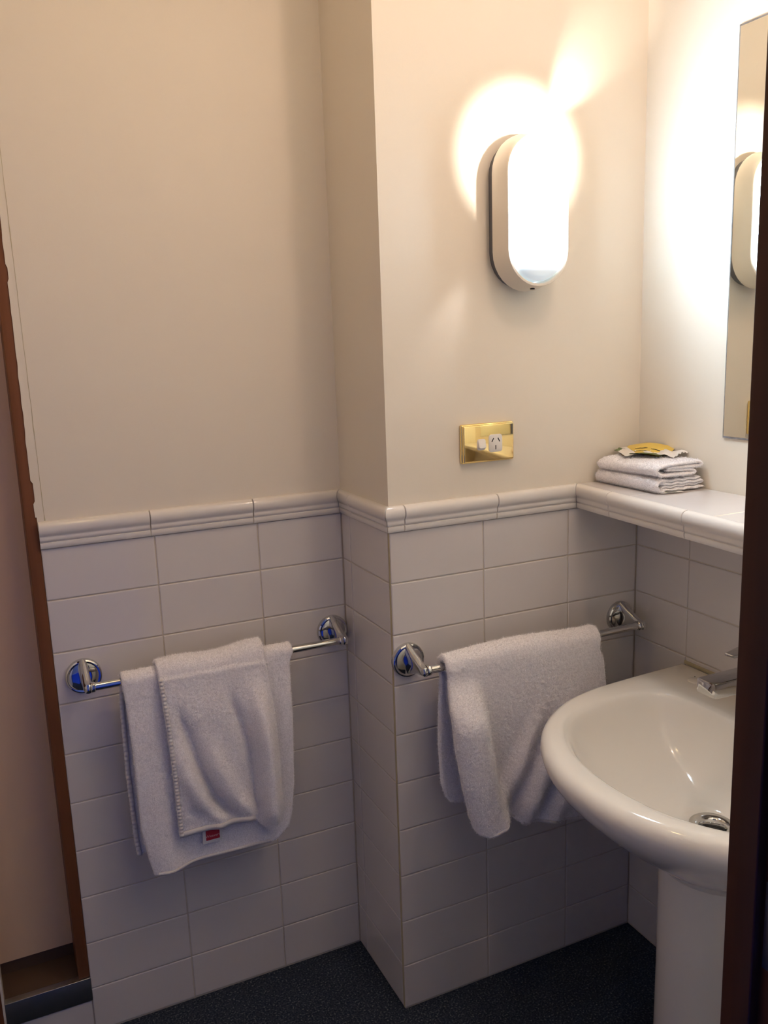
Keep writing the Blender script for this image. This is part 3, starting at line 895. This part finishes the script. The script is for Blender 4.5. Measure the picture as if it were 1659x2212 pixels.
for k, (aa, bb, Lx) in enumerate(((-0.13, 0.02, 0.026), (-0.10, -0.16, 0.030), (0.20, -0.02, 0.020))):
    sheet('printed_line', Vector(YCC) + Vector(exx) * 0.096 * aa + Vector(eyy) * 0.050 * bb, exx, eyy, Lx, 0.0022,
          lambda a, b, aa=aa, bb=bb, Lx=Lx: curlY(aa + a * Lx / 0.096, bb) + 0.0012 * noise.noise(Vector(((aa + a * Lx / 0.096) * 4, bb * 4, 0))) + 0.0005, M['print_dark'], pk, 6, yel, seed=40)
sheet('green_print', (0.522, -0.088, ZP + 0.0010), exx, eyy, 0.062, 0.044, lambda a, b: 0.002 * math.cos(a * 3) - 0.003 * b, M['leaf'], pk, seed=3)
sheet('green_print', (0.512, -0.030, ZP + 0.0035), (0.35, -0.94, 0), (0.94, 0.35, 0), 0.036, 0.020, lambda a, b: 0.003 * b - 0.003 * a, M['leaf'], pk, seed=13)
sheet('white_end', (0.503, -0.044, ZP + 0.0032), (0.42, 0.91, 0), (0.91, -0.42, 0), 0.075, 0.024, lambda a, b: 0.005 * a + 0.003 * b, M['paper'], pk, seed=5)
sheet('clear_wrapper', (0.546, -0.094, ZP + 0.0042), (0.12, -0.99, 0), (0.99, 0.12, 0), 0.098, 0.040, lambda a, b: 0.0022 * math.sin(15 * a + 5 * b) + 0.0016 * math.sin(27 * b) + 0.003 * b, M['paper'], pk, seed=8)

# ----------------------------------------------------------------- washbasin
basin = empty('washbasin', (0.36, -0.455, 0.0), 'white china washbasin on a matching pedestal against the right wall', 'washbasin')
YC = -0.455
ZRIM = 0.690
def catmull(pts, n=10):
    out_ = []
    P = [pts[0]] + list(pts) + [pts[-1]]
    for i in range(1, len(P) - 2):
        p0, p1, p2, p3 = (np.array(P[i - 1]), np.array(P[i]), np.array(P[i + 1]), np.array(P[i + 2]))
        for k in range(n):
            t = k / n
            out_.append(tuple(0.5 * ((2 * p1) + (-p0 + p2) * t + (2 * p0 - 5 * p1 + 4 * p2 - p3) * t * t + (-p0 + 3 * p1 - 3 * p2 + p3) * t ** 3)))
    out_.append(tuple(pts[-1]))
    return out_
half_out = catmull([(0.079, 0.0), (0.083, 0.052), (0.097, 0.104), (0.123, 0.158), (0.160, 0.209), (0.208, 0.250), (0.265, 0.281), (0.335, 0.299), (0.42, 0.306), (0.50, 0.309), (0.566, 0.311)]) + [(0.5725, 0.308), (0.5727, 0.0)]
half_in = catmull([(0.1275, 0.0), (0.1310, 0.045), (0.1435, 0.103), (0.1745, 0.163), (0.2145, 0.206), (0.2700, 0.231), (0.345, 0.238), (0.415, 0.222), (0.441, 0.185), (0.4475, 0.11), (0.4480, 0.0)])
half_ped = [(0.36 - 0.092 * math.cos(a), 0.086 * math.sin(a)) for a in np.linspace(0, math.pi / 2, 14)] + [(0.5, 0.086), (0.5, 0.0)]
half_drain = [(0.345 - 0.030 * math.cos(a), 0.030 * math.sin(a)) for a in np.linspace(0, math.pi, 24)]
NA = 168
def polar(half, cx):
    poly = [(x - cx, y) for x, y in half] + [(x - cx, -y) for x, y in half[::-1]]
    P = np.array(poly)
    res = []
    for k in range(NA):
        a = 2 * math.pi * (k + 0.5) / NA
        dvec = np.array([math.cos(a), math.sin(a)])
        best = 0
        for i in range(len(P)):
            p, q = P[i], P[(i + 1) % len(P)]
            e = q - p
            den = dvec[0] * e[1] - dvec[1] * e[0]
            if abs(den) < 1e-12: continue
            t = (p[0] * e[1] - p[1] * e[0]) / den
            s = (p[0] * dvec[1] - p[1] * dvec[0]) / den
            if t > 0 and -1e-6 <= s <= 1 + 1e-6: best = max(best, t)
        res.append((cx + best * dvec[0], best * dvec[1]))
    return np.array(res)
RO, RI, RP, RD = polar(half_out, 0.33), polar(half_in, 0.30), polar(half_ped, 0.36), polar(half_drain, 0.345)
def mixr(A, B, t, z):
    Q = A * (1 - t) + B * t
    zz_ = z if hasattr(z, '__len__') else [z] * NA
    return [(float(x), YC + float(y), float(zz_[k])) for k, (x, y) in enumerate(Q)]
cR = np.array([0.33, 0.0])
def shrink(A, k):                # move each outline point inward by k metres
    d_ = A - cR; L = np.linalg.norm(d_, axis=1, keepdims=True)
    return A - d_ / L * k
def atz(A, z): return [(float(x), YC + float(y), z) for x, y in A]
# the back stays tight on the wall: only points in front of it are drawn in
def sunder(t):                   # outline drawn towards the pedestal head
    Q = RO * (1 - t) + RP * t
    m_ = (RO[:, 0] > 0.565)
    Q[m_, 0] = RO[m_, 0] * (1 - t * 0.25) + RP[m_, 0] * t * 0.25
    return Q
rings = [atz(sunder(1.0), 0.470), atz(sunder(0.99), 0.485), atz(sunder(0.93), 0.500), atz(sunder(0.84), 0.514), atz(sunder(0.72), 0.531), atz(sunder(0.58), 0.552), atz(sunder(0.43), 0.574),
         atz(sunder(0.30), 0.595), atz(sunder(0.19), 0.615), atz(sunder(0.10), 0.633), atz(sunder(0.045), 0.647), atz(sunder(0.012), 0.659), atz(RO, 0.668),
         atz(shrink(RO, 0.0012), 0.6755), atz(shrink(RO, 0.0048), 0.6825), atz(shrink(RO, 0.0110), 0.6875), atz(shrink(RO, 0.018), 0.6900)]
top_in = RI
rings += [mixr(shrink(RO, 0.018), top_in, 0.5, 0.6905), mixr(shrink(RO, 0.018), top_in, 0.85, 0.6895),
          mixr(top_in, RD, -0.01, 0.6885), mixr(top_in, RD, 0.015, 0.6860), mixr(top_in, RD, 0.035, 0.6810), mixr(top_in, RD, 0.055, 0.6735), mixr(top_in, RD, 0.085, 0.6610),
          mixr(top_in, RD, 0.13, 0.6440), mixr(top_in, RD, 0.19, 0.6270), mixr(top_in, RD, 0.27, 0.6100), mixr(top_in, RD, 0.38, 0.5935), mixr(top_in, RD, 0.52, 0.5790),
          mixr(top_in, RD, 0.68, 0.5680), mixr(top_in, RD, 0.84, 0.5610), mixr(top_in, RD, 1.0, 0.5570), mixr(top_in, RD, 1.0, 0.545)]
o = fix_normals(mesh('bowl', *loft(rings, True, False, False), M['ceramic'], basin, smooth=True))
# pedestal: D-shaped column
def ped_ring(sc, z, back=0.505):
    q = []
    for a in np.linspace(-math.pi / 2, math.pi / 2, 33):
        q.append((0.36 - 0.098 * sc * math.cos(a), YC + 0.088 * sc * math.sin(a), z))
    q += [(0.44, YC + 0.088 * sc, z), (back, YC + 0.080 * sc, z), (back, YC - 0.080 * sc, z), (0.44, YC - 0.088 * sc, z)]
    return q
o = fix_normals(mesh('pedestal', *loft([ped_ring(1.06, 0.0), ped_ring(1.06, 0.012), ped_ring(1.03, 0.03), ped_ring(1.0, 0.10), ped_ring(0.985, 0.3), ped_ring(0.99, 0.45), ped_ring(1.0, 0.52)], True, True, True), M['ceramic'], basin)); sharp(o, 45)
# waste
o = fix_normals(mesh('plughole', *lathe([(0.0375, 0.0), (0.0365, 0.0022), (0.0320, 0.0030), (0.0235, 0.0012), (0.0205, -0.002), (0.0195, -0.0145), (0.004, -0.0150)], (0.345, YC, 0.5560), 'z', 40, False, True), M['chrome'], basin)); sharp(o, 50)
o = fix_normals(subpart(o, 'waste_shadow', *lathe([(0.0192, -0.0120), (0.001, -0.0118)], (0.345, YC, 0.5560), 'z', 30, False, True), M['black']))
o = fix_normals(mesh('tap_hole_cover', *lathe([(0.0150, 0.0), (0.0146, 0.0010), (0.0125, 0.0018), (0.001, 0.0022)], (0.517, -0.2360, 0.6902), 'z', 30, False, True), M['ceramic'], basin)); sharp(o, 60)
mesh('cover_pin', *lathe([(0.0011, 0.0), (0.0009, 0.0012), (0.0003, 0.0014)], (0.5275, -0.2230, 0.6915), 'z', 10, False, True), M['black'], basin)
# caulk line along the wall
pts = []
mesh('caulk', *merge(box_data(XR - 0.0030, XR + 0.001, -0.760, -0.150, 0.686, 0.6925)), M['caulk'], basin)

# ----------------------------------------------------------------- basin mixer tap
tap = empty('mixer_tap', (0.515, -0.4400, ZRIM), 'chrome single-lever mixer tap with flat spout standing on the washbasin', 'tap')
box_part('body', (0.4950, 0.5380, -0.4610, -0.4190, ZRIM + 0.0012, 0.826), M['chrome'], tap, 0.004, 3)
def slab_loft(sections, parent, name, r=0.25):
    rings = []
    for x, y0, y1, z0_, z1_, k in sections:
        hy, hz = (y1 - y0) / 2, (z1_ - z0_) / 2
        cy, cz = (y0 + y1) / 2, (z0_ + z1_) / 2
        hy2, hz2 = hy * k, hz * k
        rr_ = min(hy2, hz2) * 0.35
        ring = []
        for (sy, sz, a0) in ((1, 1, 0), (-1, 1, 90), (-1, -1, 180), (1, -1, 270)):
            for q in range(4):
                a = math.radians(a0 + 30 * q)
                ring.append((x, cy + sy * (hy2 - rr_) + rr_ * math.cos(a), cz + sz * (hz2 - rr_) + rr_ * math.sin(a)))
        rings.append(ring)
    o_ = fix_normals(mesh(name, *loft(rings, True, True, True), M['chrome'], parent)); sharp(o_, 30)
    return o_
slab_loft([(0.3330, -0.4555, -0.4225, 0.7790, 0.7990, 0.90), (0.3345, -0.4580, -0.4200, 0.7765, 0.8000, 1.0), (0.3400, -0.4590, -0.4190, 0.7745, 0.8003, 1.0), (0.5000, -0.4590, -0.4190, 0.7700, 0.8010, 1.0)], tap, 'spout')
slab_loft([(0.3660, -0.4590, -0.4430, 0.8385, 0.8420, 0.8), (0.3672, -0.4610, -0.4440, 0.8380, 0.8425, 1.0), (0.4300, -0.4620, -0.4240, 0.8330, 0.8400, 1.0), (0.5380, -0.4620, -0.4190, 0.8262, 0.8380, 1.0)], tap, 'lever')

# ----------------------------------------------------------------- door jamb in the foreground
door = empty('door_1', (XJ, YF, 0), 'dark stained timber door frame in the right foreground', 'door frame')
del door['category']; door['kind'] = 'structure'
box_part('door_stop', (XJ, XJ + 0.014, YF - 0.0250, YF, 0.0, 2.06), M['wood'], door, 0.0012)
box_part('jamb', (XJ + 0.0075, XJ + 0.032, YF - 0.14, YF + 0.003, 0.0, 2.10), M['wood'], door, 0.0015)
box_part('jamb', (-1.032, -1.01, YF - 0.14, YF + 0.003, 0.0, 2.10), M['wood'], door, 0.0015)
box_part('door_head', (-1.01, XJ + 0.0075, YF - 0.14, YF + 0.003, 2.06, 2.10), M['wood'], door, 0.0015)
sp = box_part('strike_plate', (XJ + 0.0066, XJ + 0.0080, YF - 0.0560, YF - 0.0275, 0.915, 0.980), M['steel'], door, 0.0004, 2)
sp['label'] = 'dull metal strike plate with latch hole'
subpart(sp, 'latch_hole', *box_data(XJ + 0.0062, XJ + 0.0067, YF - 0.0510, YF - 0.0345, 0.928, 0.968), M['black'])

# ----------------------------------------------------------------- steel sill of the recess
sill = empty('threshold_strip', (-0.655, D, 0.0755), 'grey metal sill strip across the foot of the brown recess at left', 'sill strip')
box_part('face', (-0.7332, -0.5765, D - 0.0032, D + 0.0035, 0.0772, 0.1275), M['steel'], sill, 0.0008, 2)
box_part('lip', (-0.7332, -0.5765, D - 0.0042, D + 0.012, 0.1262, 0.1285), M['steel'], sill, 0.0008, 2)
